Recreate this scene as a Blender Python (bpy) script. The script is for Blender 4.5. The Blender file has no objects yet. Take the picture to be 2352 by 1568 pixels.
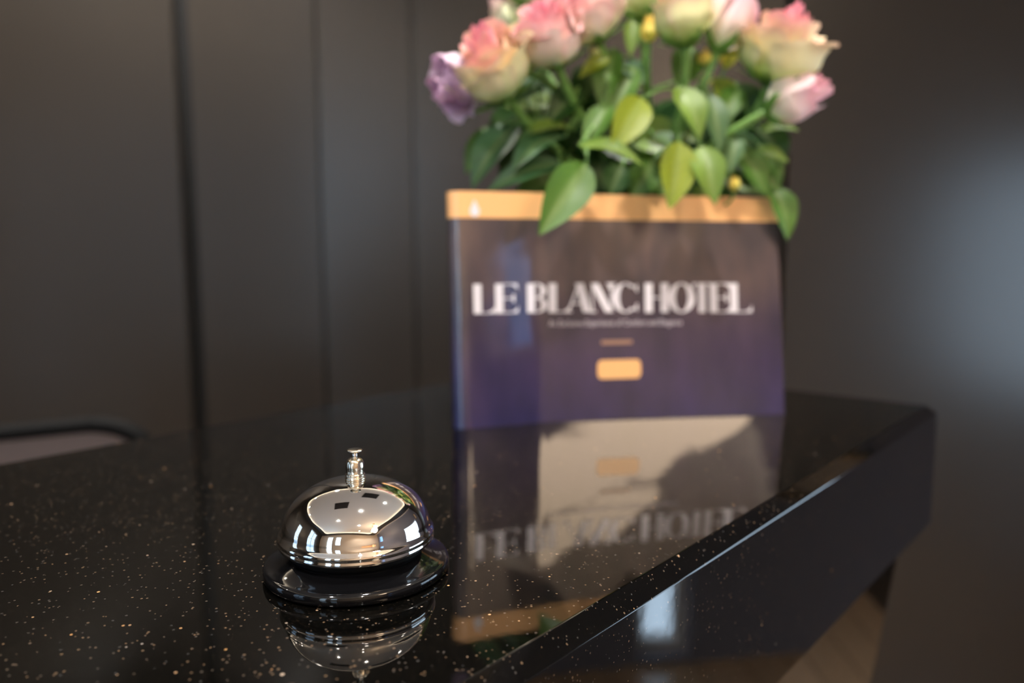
import bpy, bmesh, math, random
from math import sin, cos, pi, radians, atan2, sqrt
from mathutils import Vector, Matrix, noise

random.seed(7)
SC = bpy.context.scene
COL = SC.collection

# ------------------------------------------------------------------ camera
W, H = 2352, 1568
FPX, PITCH, ROLL, CAMZ = 1809.3, 0.11569, -0.00355, 0.1476
_fwd = Vector((0, cos(PITCH), -sin(PITCH)))
_up = Vector((0, sin(PITCH), cos(PITCH)))
_rt = Vector((1, 0, 0))
RT = _rt * cos(ROLL) + _up * sin(ROLL)
UP = -_rt * sin(ROLL) + _up * cos(ROLL)
CAMP = Vector((0, 0, CAMZ))
cd = bpy.data.cameras.new('camera')
cam = bpy.data.objects.new('camera', cd)
COL.objects.link(cam)
m = Matrix.Identity(4)
for i in range(3):
    m[i][0], m[i][1], m[i][2], m[i][3] = RT[i], UP[i], -_fwd[i], CAMP[i]
cam.matrix_world = m
cd.sensor_width = 36
cd.lens = FPX / W * 36
cd.clip_start = 0.01
cd.dof.use_dof = True
cd.dof.focus_distance = 0.343
cd.dof.aperture_fstop = 4.2
SC.camera = cam

def at(px, py, Y):
    "the point of the room seen at a pixel, at distance Y into the room"
    d = RT * ((px - W / 2) / FPX) - UP * ((py - H / 2) / FPX) + _fwd
    return CAMP + d * (Y / d.y)

# ------------------------------------------------------------------ helpers
def thing(name, label, cat, loc=(0, 0, 0), group=None):
    o = bpy.data.objects.new(name, None)
    COL.objects.link(o)
    o.location = loc
    o.empty_display_size = 0.02
    o['label'] = label
    o['category'] = cat
    if group: o['group'] = group
    return o

def obj(name, bm, mat, parent=None, smooth=True, label=None):
    me = bpy.data.meshes.new(name)
    bm.normal_update()
    bm.to_mesh(me)
    bm.free()
    if smooth:
        for p in me.polygons: p.use_smooth = True
    o = bpy.data.objects.new(name, me)
    COL.objects.link(o)
    if mat: me.materials.append(mat)
    if parent:
        o.parent = parent
        if parent.type == 'EMPTY':
            o.matrix_parent_inverse = Matrix.Translation(parent.location).inverted()
        elif parent.parent:
            pass
    if label: o['label'] = label
    return o

def struct(name, bm, mat, parent=None, smooth=False):
    o = obj(name, bm, mat, parent, smooth)
    if not parent: o['kind'] = 'structure'
    return o

def box(bm, lo, hi):
    vs = [bm.verts.new((x, y, z)) for x in (lo[0], hi[0]) for y in (lo[1], hi[1]) for z in (lo[2], hi[2])]
    F = ((0, 1, 3, 2), (4, 6, 7, 5), (0, 4, 5, 1), (2, 3, 7, 6), (0, 2, 6, 4), (1, 5, 7, 3))
    fs = [bm.faces.new([vs[i] for i in f]) for f in F]
    return vs, fs

def lathe(bm, prof, c=(0, 0, 0), n=96):
    rings = []
    for r, z in prof:
        if r < 1e-6:
            rings.append([bm.verts.new((c[0], c[1], c[2] + z))])
        else:
            rings.append([bm.verts.new((c[0] + r * cos(2 * pi * k / n), c[1] + r * sin(2 * pi * k / n), c[2] + z)) for k in range(n)])
    for a, b in zip(rings, rings[1:]):
        for k in range(n):
            k2 = (k + 1) % n
            if len(a) == 1 and len(b) == 1: continue
            if len(a) == 1: bm.faces.new((a[0], b[k], b[k2]))
            elif len(b) == 1: bm.faces.new((a[k], b[0], a[k2]))
            else: bm.faces.new((a[k], b[k], b[k2], a[k2]))

def spline(P, per=8):
    out = []
    n = len(P)
    for i in range(n - 1):
        p0, p1, p2, p3 = P[max(i - 1, 0)], P[i], P[i + 1], P[min(i + 2, n - 1)]
        for k in range(per):
            u = k / per
            out.append(tuple(.5 * (2 * b + (c - a) * u + (2 * a - 5 * b + 4 * c - d) * u * u + (-a + 3 * b - 3 * c + d) * u ** 3)
                             for a, b, c, d in zip(p0, p1, p2, p3)))
    out.append(tuple(P[-1]))
    return out

def tube(bm, pts, rad, n=10, caps=True):
    pts = [Vector(p) for p in pts]
    if not hasattr(rad, '__len__'): rad = [rad] * len(pts)
    rings, prev = [], None
    for i, p in enumerate(pts):
        t = (pts[min(i + 1, len(pts) - 1)] - pts[max(i - 1, 0)]).normalized()
        if prev is None:
            a = Vector((0, 0, 1)) if abs(t.z) < .9 else Vector((1, 0, 0))
            x = t.cross(a).normalized()
        else:
            x = (prev - t * prev.dot(t)).normalized()
        prev = x
        y = t.cross(x)
        rings.append([bm.verts.new(p + (x * cos(2 * pi * k / n) + y * sin(2 * pi * k / n)) * rad[i]) for k in range(n)])
    for a, b in zip(rings, rings[1:]):
        for k in range(n):
            bm.faces.new((a[k], a[(k + 1) % n], b[(k + 1) % n], b[k]))
    if caps:
        bm.faces.new(rings[0][::-1]); bm.faces.new(rings[-1])

def fill_poly(bm, pts3):
    vs = [bm.verts.new(p) for p in pts3]
    return bm.faces.new(vs)

# ------------------------------------------------------------------ materials
def mat(name, color=(.5, .5, .5), rough=.5, metal=0, **kw):
    m = bpy.data.materials.new(name)
    m.use_nodes = True
    b = m.node_tree.nodes['Principled BSDF']
    b.inputs['Base Color'].default_value = (*color, 1)
    b.inputs['Roughness'].default_value = rough
    b.inputs['Metallic'].default_value = metal
    for k, v in kw.items():
        b.inputs[k.replace('_', ' ')].default_value = v
    return m

def emit(name, color, strength):
    m = bpy.data.materials.new(name)
    m.use_nodes = True
    nt = m.node_tree
    nt.nodes.clear()
    e = nt.nodes.new('ShaderNodeEmission'); o = nt.nodes.new('ShaderNodeOutputMaterial')
    e.inputs[0].default_value = (*color, 1); e.inputs[1].default_value = strength
    nt.links.new(e.outputs[0], o.inputs[0])
    return m

def N(nt, kind, **kw):
    n = nt.nodes.new(kind)
    for k, v in kw.items():
        if hasattr(n, k): setattr(n, k, v)
    return n

def add_bump(m, scale, strength, dist=.001, detail=2, coord='Object'):
    nt = m.node_tree; L = nt.links
    b = nt.nodes['Principled BSDF']
    tc = N(nt, 'ShaderNodeTexCoord'); nz = N(nt, 'ShaderNodeTexNoise'); bp = N(nt, 'ShaderNodeBump')
    nz.inputs['Scale'].default_value = scale; nz.inputs['Detail'].default_value = detail
    bp.inputs['Strength'].default_value = strength; bp.inputs['Distance'].default_value = dist
    L.new(tc.outputs[coord], nz.inputs['Vector']); L.new(nz.outputs['Fac'], bp.inputs['Height'])
    L.new(bp.outputs['Normal'], b.inputs['Normal'])
    if 'Coat Normal' in b.inputs: L.new(bp.outputs['Normal'], b.inputs['Coat Normal'])

def granite():
    m = mat('black_granite', (.006, .006, .0055), .035)
    nt = m.node_tree; L = nt.links; b = nt.nodes['Principled BSDF']
    tc = N(nt, 'ShaderNodeTexCoord')
    base = (.0014, .0013, .0011, 1)
    col = None
    def layer(scale, thr, rad, c1, c2, prev):
        v = N(nt, 'ShaderNodeTexVoronoi'); v.inputs['Scale'].default_value = scale
        L.new(tc.outputs['Object'], v.inputs['Vector'])
        s = N(nt, 'ShaderNodeSeparateColor'); L.new(v.outputs['Color'], s.inputs[0])
        g = N(nt, 'ShaderNodeMath', operation='GREATER_THAN'); L.new(s.outputs[0], g.inputs[0]); g.inputs[1].default_value = thr
        # grains of varied size
        r = N(nt, 'ShaderNodeMath', operation='MULTIPLY'); L.new(s.outputs[2], r.inputs[0]); r.inputs[1].default_value = rad
        d = N(nt, 'ShaderNodeMath', operation='LESS_THAN'); L.new(v.outputs['Distance'], d.inputs[0]); L.new(r.outputs[0], d.inputs[1])
        k = N(nt, 'ShaderNodeMath', operation='MULTIPLY'); L.new(g.outputs[0], k.inputs[0]); L.new(d.outputs[0], k.inputs[1])
        cm = N(nt, 'ShaderNodeMix', data_type='RGBA'); L.new(s.outputs[1], cm.inputs[0])
        cm.inputs[6].default_value = (*c1, 1); cm.inputs[7].default_value = (*c2, 1)
        mx = N(nt, 'ShaderNodeMix', data_type='RGBA'); L.new(k.outputs[0], mx.inputs[0])
        if prev is None: mx.inputs[6].default_value = base
        else: L.new(prev, mx.inputs[6])
        L.new(cm.outputs[2], mx.inputs[7])
        return mx.outputs[2]
    col = layer(1400, .45, .45, (.003, .0025, .002), (.010, .0075, .005), col)
    col = layer(900, .88, .50, (.11, .07, .04), (.035, .035, .035), col)
    col = layer(420, .974, .24, (.34, .18, .07), (.20, .185, .17), col)
    col = layer(210, .980, .16, (.52, .27, .10), (.30, .26, .22), col)
    L.new(col, b.inputs['Base Color'])
    b.inputs['IOR'].default_value = 1.46
    # very slight polish ripple
    nz = N(nt, 'ShaderNodeTexNoise'); nz.inputs['Scale'].default_value = 60
    L.new(tc.outputs['Object'], nz.inputs['Vector'])
    bp = N(nt, 'ShaderNodeBump'); bp.inputs['Strength'].default_value = .015; bp.inputs['Distance'].default_value = .002
    L.new(nz.outputs['Fac'], bp.inputs['Height']); L.new(bp.outputs['Normal'], b.inputs['Normal'])
    return m

M = {}
M['granite'] = granite()
M['chrome'] = mat('polished_chrome', (.88, .86, .83), .035, 1)
M['brushed'] = mat('worn_nickel', (.80, .72, .58), .16, 1)
add_bump(M['brushed'], 900, .25, .0004, 3)
M['enamel'] = mat('black_enamel', (.003, .003, .0035), .06, 0, IOR=1.47)
M['rubber'] = mat('black_rubber', (.002, .002, .002), .6, Specular_IOR_Level=.15)
M['wall'] = mat('charcoal_satin_panel', (.031, .0252, .0200), .30)
add_bump(M['wall'], 3, .03, .01)
M['blue_wall'] = mat('slate_blue_wall_paint', (.19, .20, .26), .45)
M['groove'] = mat('shadow_gap_black', (.006, .006, .006), .8)
M['plaster'] = mat('warm_cream_plaster', (.62, .50, .38), .7)
M['ceiling'] = mat('white_ceiling_paint', (.82, .78, .72), .8)
M['soffit'] = mat('charcoal_soffit', (.04, .037, .035), .5)
M['black_metal'] = mat('black_painted_metal', (.01, .01, .01), .4)
M['white_metal'] = mat('white_window_frame', (.7, .7, .7), .4)
M['vase'] = mat('black_glazed_ceramic', (.006, .007, .009), .12)
M['chair_frame'] = mat('black_chair_frame', (.004, .004, .004), .7, Specular_IOR_Level=.12)
M['chair_cloth'] = mat('taupe_upholstery', (.10, .075, .07), .8)
M['leather'] = mat('cognac_leather', (.32, .09, .03), .4)
M['brass'] = mat('brass', (.75, .5, .2), .25, 1)
M['vent'] = mat('dark_vent', (.03, .026, .024), .6)
M['skirting'] = mat('black_skirting', (.012, .012, .012), .4)

def floor_mat():
    m = mat('oak_floor', (.2, .1, .05), .12)
    nt = m.node_tree; L = nt.links; b = nt.nodes['Principled BSDF']
    tc = N(nt, 'ShaderNodeTexCoord'); br = N(nt, 'ShaderNodeTexBrick')
    br.inputs['Scale'].default_value = 1; br.inputs['Brick Width'].default_value = 1.2; br.inputs['Row Height'].default_value = .14
    br.inputs['Mortar Size'].default_value = .002
    br.inputs['Color1'].default_value = (.36, .24, .15, 1); br.inputs['Color2'].default_value = (.30, .20, .12, 1)
    br.inputs['Mortar'].default_value = (.04, .02, .01, 1)
    L.new(tc.outputs['Object'], br.inputs['Vector']); L.new(br.outputs['Color'], b.inputs['Base Color'])
    return m
M['floor'] = floor_mat()

def petal_mat(name):
    m = bpy.data.materials.new(name); m.use_nodes = True
    nt = m.node_tree; L = nt.links; b = nt.nodes['Principled BSDF']; out = nt.nodes['Material Output']
    a = N(nt, 'ShaderNodeAttribute'); a.attribute_name = 'tint'
    L.new(a.outputs['Color'], b.inputs['Base Color'])
    b.inputs['Roughness'].default_value = .55
    b.inputs['Specular IOR Level'].default_value = .3
    tr = N(nt, 'ShaderNodeBsdfTranslucent'); L.new(a.outputs['Color'], tr.inputs[0])
    mx = N(nt, 'ShaderNodeMixShader'); mx.inputs[0].default_value = .15
    L.new(b.outputs[0], mx.inputs[1]); L.new(tr.outputs[0], mx.inputs[2]); L.new(mx.outputs[0], out.inputs[0])
    return m
M['petal'] = petal_mat('rose_petal')
M['leaf'] = petal_mat('rose_leaf')
M['leaf'].node_tree.nodes['Principled BSDF'].inputs['Roughness'].default_value = .46
M['leaf'].node_tree.nodes['Principled BSDF'].inputs['Specular IOR Level'].default_value = .40
M['stem'] = mat('green_stem', (.16, .33, .07), .5)

# ------------------------------------------------------------------ desk frame of reference
U1 = Vector((.651, .759, 0)).normalized()       # along the counter
N1 = Vector((-.759, .651, 0)).normalized()      # across it, away from the guest side
def D(u, n, z): return U1 * u + N1 * n + Vector((0, 0, z))
UE, NF, NB = .8153, .172, .623                  # end of the counter, guest face, back face
def dbox(bm, lo, hi):
    vs = {}
    for a in (0, 1):
        for b in (0, 1):
            for c in (0, 1):
                vs[a, b, c] = bm.verts.new(D((lo[0], hi[0])[a], (lo[1], hi[1])[b], (lo[2], hi[2])[c]))
    for f in (((0,0,0),(0,0,1),(0,1,1),(0,1,0)), ((1,0,0),(1,1,0),(1,1,1),(1,0,1)), ((0,0,0),(1,0,0),(1,0,1),(0,0,1)),
              ((0,1,0),(0,1,1),(1,1,1),(1,1,0)), ((0,0,0),(0,1,0),(1,1,0),(1,0,0)), ((0,0,1),(1,0,1),(1,1,1),(0,1,1))):
        bm.faces.new([vs[k] for k in f])
    bmesh.ops.recalc_face_normals(bm, faces=bm.faces[:])

desk = thing('reception_desk', 'black granite reception desk with a chamfered top edge and speckled polished faces', 'desk', D(.0, .4, -1.1))
bm = bmesh.new()
dbox(bm, (-.75, NF, -.1145), (UE + .004, NB + .006, 0))
top = [e for e in bm.edges if all(abs(v.co.z) < 1e-6 for v in e.verts)]
r = bmesh.ops.bevel(bm, geom=top, offset=.0078, segments=1, profile=.5, affect='EDGES')
bmesh.ops.bevel(bm, geom=[e for e in bm.edges if not e.is_boundary and e.calc_face_angle(0) > .3], offset=.00035, segments=2, profile=.5, affect='EDGES')
ct = obj('countertop', bm, M['granite'], desk, smooth=False)
bm = bmesh.new()
dbox(bm, (-.72, NF + .020, -1.02), (UE - .002, NB - .02, -.1145))
for v in bm.verts:
    if v.co.z < -.5:
        nn = v.co.dot(N1)
        if nn < .4: v.co += N1 * .12
bmesh.ops.bevel(bm, geom=[e for e in bm.edges if abs((e.verts[0].co - e.verts[1].co).normalized().z) > .9], offset=.007, segments=1, profile=.5, affect='EDGES')
obj('front_panel', bm, M['granite'], desk, smooth=False)
bm = bmesh.new()
dbox(bm, (-.70, NF + .17, -1.1), (UE - .03, NB - .04, -1.02))
obj('plinth', bm, M['black_metal'], desk, smooth=False)

# ------------------------------------------------------------------ call bell
BC = Vector((-.0724, .3534, 0))
bell = thing('call_bell', 'silver domed call bell with push button on black base, standing on the granite counter', 'bell', BC)
bm = bmesh.new()
lathe(bm, spline([(.0001, .0002), (.040, .0002)], 2)[:-1] + [(.0412, .0003), (.0421, .0009), (.0425, .0018), (.0425, .0038), (.0422, .0048), (.0415, .0055)]
      + spline([(.0408, .0058), (.0385, .0065), (.0355, .0078), (.0325, .0095), (.0305, .0108)], 5) + [(.029, .0112), (.0001, .0112)], BC, 128)
obj('base', bm, M['enamel'], bell, label='glossy black flanged base')
bm = bmesh.new()
lathe(bm, [(.0295, .0105), (.0312, .0108), (.0318, .0118), (.0318, .0140), (.031, .0158), (.0001, .0158)], BC, 96)
obj('gasket', bm, M['rubber'], bell, label='matt black collar under the dome')
bm = bmesh.new()
dome = [(.0332, .0158), (.0344, .0149), (.0350, .0146), (.0354, .0150), (.0356, .0157), (.0354, .0164), (.0351, .0168), (.0353, .0172), (.0357, .0178),
        (.0358, .0185), (.0355, .0192)] + spline([(.0349, .0199), (.0343, .0208), (.0338, .0222), (.0334, .0242), (.0323, .0274), (.0300, .0315), (.0265, .0352),
        (.0216, .0386), (.0158, .0411), (.009, .0427), (.0001, .0433)], 8)
lathe(bm, dome, BC, 160)
obj('dome', bm, M['chrome'], bell, label='mirror polished dome with a rolled rim')
bm = bmesh.new()
lathe(bm, [(.0001, .0430), (.0044, .0430), (.0047, .0433), (.0048, .0438), (.0045, .0443), (.0043, .0444), (.0044, .0448), (.0046, .0452), (.0045, .0457)]
      + spline([(.0040, .0460), (.0042, .0475), (.0043, .0492), (.0040, .0510), (.0033, .0523), (.0022, .0530)], 5) + [(.0001, .0531)], BC, 48)
fin = obj('finial', bm, M['brushed'], bell, label='worn nickel finial around the plunger')
bm = bmesh.new()
lathe(bm, [(.0001, .0525), (.0012, .0525), (.0012, .0558), (.0001, .0558)], BC, 24)
pl = obj('plunger', bm, M['chrome'], bell)
bm = bmesh.new()
lathe(bm, [(.0001, .0555), (.0012, .0555), (.0028, .0559), (.0034, .0563), (.0036, .0566), (.0034, .0569), (.0025, .0572), (.0001, .0573)], BC, 40)
obj('button', bm, M['brushed'], bell, label='round push button')

# ------------------------------------------------------------------ printed hotel card
# base line and top line of the curved sheet, left to right (metres)
BASE = [(-.0470, .6610), (-.0500, .6545), (-.0498, .6470), (-.0462, .6410), (-.0395, .6388), (-.0300, .6418), (-.0050, .65115), (.0200, .6605), (.0300, .6632), (.0849, .6742), (.165, .6850), (.2436, .6923)]
TOP = [(-.0510, .6800), (-.0540, .6740), (-.0538, .6680), (-.0502, .6635), (-.0435, .6620), (-.0340, .6650), (-.0080, .67495), (.0188, .6850), (.0300, .6880), (.085, .7030), (.165, .7200), (.2440, .7345)]
ZTOP = [.1950, .1955, .1958, .1960, .1962, .1962, .1962, .1962, .1962, .1955, .1948, .1940]
_nb = len(BASE)
def _dense(P, per=6):
    return spline(P, per)
SB = [Vector((x, y, .0004)) for x, y in _dense(BASE)]
STt = [Vector(p) for p in _dense([(x, y, z) for (x, y), z in zip(TOP, ZTOP)])]
_len = [0]
for a, b in zip(SB, SB[1:]): _len.append(_len[-1] + (b - a).length)
CL = _len[-1]
def cardp(s, v, off=0.0):
    "s metres along the sheet from its curled left end, v 0..1 up the sheet"
    s = min(max(s, 0), CL)
    i = 0
    while i < len(_len) - 2 and _len[i + 1] < s: i += 1
    u = (s - _len[i]) / (_len[i + 1] - _len[i])
    b = SB[i].lerp(SB[i + 1], u); t = STt[i].lerp(STt[i + 1], u)
    p = b.lerp(t, v)
    if off:
        j, k = max(i - 1, 0), min(i + 2, len(SB) - 1)
        n = ((SB[k] - SB[j]).cross(t - b)).normalized()
        p = p + n * off
    return p
def card_at(px, py):
    "where a mark printed on the sheet sits, read from the photograph"
    s, v = CL * .5, .5
    def pr(s, v):
        d = cardp(s, v) - CAMP
        z = d.dot(_fwd)
        return W / 2 + FPX * d.dot(RT) / z, H / 2 - FPX * d.dot(UP) / z
    for _ in range(30):
        x, y = pr(s, v)
        x1, y1 = pr(s + .001, v); x2, y2 = pr(s, v + .01)
        a, b_, c, d_ = (x1 - x) / .001, (x2 - x) / .01, (y1 - y) / .001, (y2 - y) / .01
        det = a * d_ - b_ * c
        ex, ey = px - x, py - y
        s += (ex * d_ - ey * b_) / det; v += (a * ey - c * ex) / det
        s = min(max(s, .012), CL - .0001)
    return s, v

def card_print():
    "dark navy and plum print, lighter and browner towards the top, with soft tall blotches"
    m = mat('glossy_card_print', (.05, .04, .09), .30)
    nt = m.node_tree; L = nt.links; b = nt.nodes['Principled BSDF']
    uv = N(nt, 'ShaderNodeUVMap'); sx = N(nt, 'ShaderNodeSeparateXYZ'); L.new(uv.outputs[0], sx.inputs[0])
    ramp = N(nt, 'ShaderNodeValToRGB'); L.new(sx.outputs[1], ramp.inputs[0])
    e = ramp.color_ramp.elements
    e[0].position = 0; e[0].color = (.013, .011, .062, 1)
    e[1].position = 1; e[1].color = (.085, .058, .052, 1)
    for p, c in ((.25, (.024, .015, .055, 1)), (.45, (.036, .024, .044, 1)), (.60, (.062, .043, .046, 1))):
        k = e.new(p); k.color = c
    # soft tall blotches
    mp = N(nt, 'ShaderNodeMapping'); mp.inputs['Scale'].default_value = (9, 2.2, 1); L.new(uv.outputs[0], mp.inputs[0])
    nz = N(nt, 'ShaderNodeTexNoise'); nz.inputs['Scale'].default_value = 1.3; nz.inputs['Detail'].default_value = 2; L.new(mp.outputs[0], nz.inputs['Vector'])
    r2 = N(nt, 'ShaderNodeValToRGB'); L.new(nz.outputs['Fac'], r2.inputs[0])
    r2.color_ramp.elements[0].position = .32; r2.color_ramp.elements[0].color = (.62, .66, .82, 1)
    r2.color_ramp.elements[1].position = .68; r2.color_ramp.elements[1].color = (1.45, 1.35, 1.3, 1)
    mu = N(nt, 'ShaderNodeMix', data_type='RGBA', blend_type='MULTIPLY'); mu.inputs[0].default_value = 1
    L.new(ramp.outputs[0], mu.inputs[6]); L.new(r2.outputs[0], mu.inputs[7])
    L.new(mu.outputs[2], b.inputs['Base Color'])
    b.inputs['Coat Weight'].default_value = 1; b.inputs['Coat Roughness'].default_value = .03; b.inputs['Coat IOR'].default_value = 1.6
    tc = N(nt, 'ShaderNodeTexCoord'); n2 = N(nt, 'ShaderNodeTexNoise'); n2.inputs['Scale'].default_value = 16; n2.inputs['Detail'].default_value = 1
    L.new(tc.outputs['Object'], n2.inputs['Vector'])
    bp = N(nt, 'ShaderNodeBump'); bp.inputs['Strength'].default_value = .20; bp.inputs['Distance'].default_value = .004
    L.new(n2.outputs['Fac'], bp.inputs['Height']); L.new(bp.outputs['Normal'], b.inputs['Normal']); L.new(bp.outputs['Normal'], b.inputs['Coat Normal'])
    return m
def card_ink(name, c):
    m = mat(name, c, .35)
    b = m.node_tree.nodes['Principled BSDF']
    b.inputs['Coat Weight'].default_value = .6; b.inputs['Coat Roughness'].default_value = .08
    return m
M['card'] = card_print()
M['ink_white'] = card_ink('white_ink', (.80, .76, .80))
M['ink_orange'] = card_ink('apricot_ink', (.93, .50, .20))
M['ink_tan'] = card_ink('tan_ink', (.34, .19, .13))
M['ink_grey'] = card_ink('lilac_grey_ink', (.62, .56, .62))

card = thing('hotel_card', 'glossy navy hotel card with apricot header, white hotel name and button, leaning behind the bell', 'sign', (.1, .68, 0))
NS = 72; NV = 24
def sheet(name, s0, s1, v0, v1, off, mat_, ns, nv, corner=0, corners='', thick=0, parent=card, label=None):
    "a strip of the sheet, following its curve; corners lists which of tl tr bl br are rounded"
    bm = bmesh.new(); uvl = bm.loops.layers.uv.new('UVMap')
    hgt = .197
    g = []
    for i in range(ns + 1):
        row = []
        s = s0 + (s1 - s0) * i / ns
        lo, hi = v0, v1
        for side, dist in (('l', s - s0), ('r', s1 - s)):
            if corner and dist < corner:
                dv = (corner - sqrt(max(corner ** 2 - (corner - dist) ** 2, 0))) / hgt
                if 't' + side in corners: hi = v1 - dv
                if 'b' + side in corners: lo = v0 + dv
        for j in range(nv + 1):
            v = lo + (hi - lo) * j / nv
            row.append((bm.verts.new(cardp(s, v, off)), s / CL, v))
        g.append(row)
    for i in range(ns):
        for j in range(nv):
            q = (g[i][j], g[i + 1][j], g[i + 1][j + 1], g[i][j + 1])
            f = bm.faces.new([a[0] for a in q])
            for lp, a in zip(f.loops, q): lp[uvl].uv = (a[1], a[2])
    o = obj(name, bm, mat_, parent, label=label)
    if thick:
        md = o.modifiers.new('thickness', 'SOLIDIFY'); md.thickness = thick; md.offset = -1
        es = o.modifiers.new('crisp_edges', 'EDGE_SPLIT'); es.split_angle = radians(40)
    return o
sheet('sheet', 0, CL, 0, 1, 0, M['card'], NS, NV, .004, 'tltr', .0006)
sl, vl = card_at(1120, 498); sr, vr = card_at(1700, 511)
vh = (vl + vr) / 2
sheet('header_band', 0, CL, vh, 1.0, .0003, M['ink_orange'], NS * 2, 4, .005, 'tltr', 0, label='apricot band along the top')
def rrect(name, x0, y0, x1, y1, c, mat_, label=None):
    a = card_at(x0, y1); b = card_at(x1, y0)
    c0 = card_at(x1, y1); c1 = card_at(x0, y0)
    return sheet(name, (a[0] + c1[0]) / 2, (b[0] + c0[0]) / 2, (a[1] + c0[1]) / 2, (b[1] + c1[1]) / 2, .0003, mat_, 28, 4, c, 'tltrblbr', 0, label=label)
rrect('button_patch', 1372, 826, 1472, 869, .004, M['ink_orange'], 'small apricot rounded button')
rrect('divider_line', 1381, 781, 1452, 790, .0, M['ink_tan'], 'short tan line')
# white drop mark on the header band
bm = bmesh.new()
pts = []
s0, v0 = card_at(1090, 484)
for k in range(40):
    t = 2 * pi * k / 40
    rx = .0042 * sin(t) * (1 if cos(t) < 0 else (1 - .75 * cos(t)) if cos(t) > .0 else 1)
    ry = .0045 * -cos(t) if cos(t) < 0 and False else (.009 * cos(t) if cos(t) > 0 else .0048 * cos(t))
    pts.append(cardp(s0 + rx, v0 + ry / .197, .0005))
fill_poly(bm, pts)
obj('drop_mark', bm, M['ink_white'], card, label='small white drop-shaped mark on the band')

# display lettering: thick stems, hairline arms, small wedge serifs. Each glyph in a cell x 0..w, y 0..1
def rect(x0, y0, x1, y1): return [(x0, y0), (x1, y0), (x1, y1), (x0, y1)]
def arc_stroke(cx, cy, rx, ry, thick_x, thick_y, a0, a1, n=40):
    outp, inn = [], []
    for k in range(n + 1):
        a = a0 + (a1 - a0) * k / n
        outp.append((cx + rx * cos(a), cy + ry * sin(a)))
        inn.append((cx + (rx - thick_x) * cos(a), cy + (ry - thick_y) * sin(a)))
    quads = []
    for k in range(n):
        quads.append([outp[k], outp[k + 1], inn[k + 1], inn[k]])
    return quads
HL = .035
def serif_lo(x, w=.12): return [(x - w, .0), (x, 0), (x, .27), (x - .03, .16)]
def serif_hi(x, w=.12): return [(x, 1), (x - w, 1), (x - .03, .84), (x, .73)]
GL = {
 'L': lambda w: [rect(0, 0, .275, 1), rect(.2, 0, w, HL), serif_lo(w, .26)],
 'E': lambda w: [rect(0, 0, .275, 1), rect(.2, 0, w, HL), rect(.2, 1 - HL, w - .02, 1), rect(.2, .48, w - .12, .52), serif_lo(w, .24), serif_hi(w - .02, .24), rect(w - .20, .36, w - .12, .64)],
 'B': lambda w: [rect(0, 0, .275, 1)] + arc_stroke(.36, .74, w - .40, .25, .19, HL, -pi / 2, pi / 2) + arc_stroke(.36, .26, w - .36, .26, .21, HL, -pi / 2, pi / 2)
      + [rect(.2, 1 - HL, .4, 1), rect(.2, .48, .4, .52), rect(.2, 0, .4, HL)],
 'A': lambda w: [[(w - .30, 0), (w, 0), (.58, 1), (.28, 1)], [(.0, 0), (.06, 0), (.42, .9), (.37, .98)], rect(.12, .28, .62, .32), rect(-.05, 0, .16, .05)],
 'N': lambda w: [[(w - .29, 0), (w, 0), (.27, 1), (-.02, 1)], rect(.03, 0, .08, .95), rect(w - .09, .1, w - .04, 1), rect(-.05, 0, .18, .05), rect(w - .24, .95, w + .08, 1), rect(w - .16, .78, w, 1)],
 'C': lambda w: arc_stroke(w / 2 + .03, .5, w / 2 + .03, .51, .26, HL, radians(48), radians(312), 60) + [[(w - .04, .70), (w, .70), (w, .98), (w - .12, .86)], [(w - .04, .30), (w - .12, .12), (w, .02), (w, .30)]],
 'H': lambda w: [rect(0, 0, .275, 1), rect(w - .275, 0, w, 1), rect(.2, .48, w - .2, .52)],
 'O': lambda w: arc_stroke(w / 2, .5, w / 2, .51, .27, HL * 1.2, 0, 2 * pi, 72),
 'T': lambda w: [rect(w / 2 - .125, 0, w / 2 + .125, 1), rect(0, 1 - HL, w, 1), [(0, 1), (0, .78), (.04, .84), (.14, 1)], serif_hi(w, .14)],
}
WORD = [('L', 1087, 1136), ('E', 1137, 1190), ('B', 1210, 1257), ('L', 1260, 1308), ('A', 1303, 1358), ('N', 1357, 1408), ('C', 1406, 1464),
        ('H', 1481, 1535), ('O', 1534, 1596), ('T', 1590, 1634), ('E', 1630, 1678), ('L', 1677, 1726)]
_, vb = card_at(1300, 717.5); _, vt = card_at(1300, 650.5)
_, vb2 = card_at(1650, 717.5); _, vt2 = card_at(1650, 650.5)
CAPM = (vt - vb) * .197
title = None
bm = bmesh.new()
for ch, x0, x1 in WORD:
    sA, _ = card_at(x0, 684); sB, _ = card_at(x1, 684)
    fr = (x0 - 1300) / 350
    b0 = vb + (vb2 - vb) * fr; t0 = vt + (vt2 - vt) * fr
    w = (sB - sA) / CAPM
    for poly in GL[ch](w):
        # subdivide long quads so that the letters follow the curve of the sheet
        vs = [bm.verts.new(cardp(sA + x * CAPM, b0 + (t0 - b0) * y, .0005)) for x, y in poly]
        bm.faces.new(vs)
obj('lettering', bm, M['ink_white'], card, smooth=False, label='white display capitals reading LE BLANC HOTEL')
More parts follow.
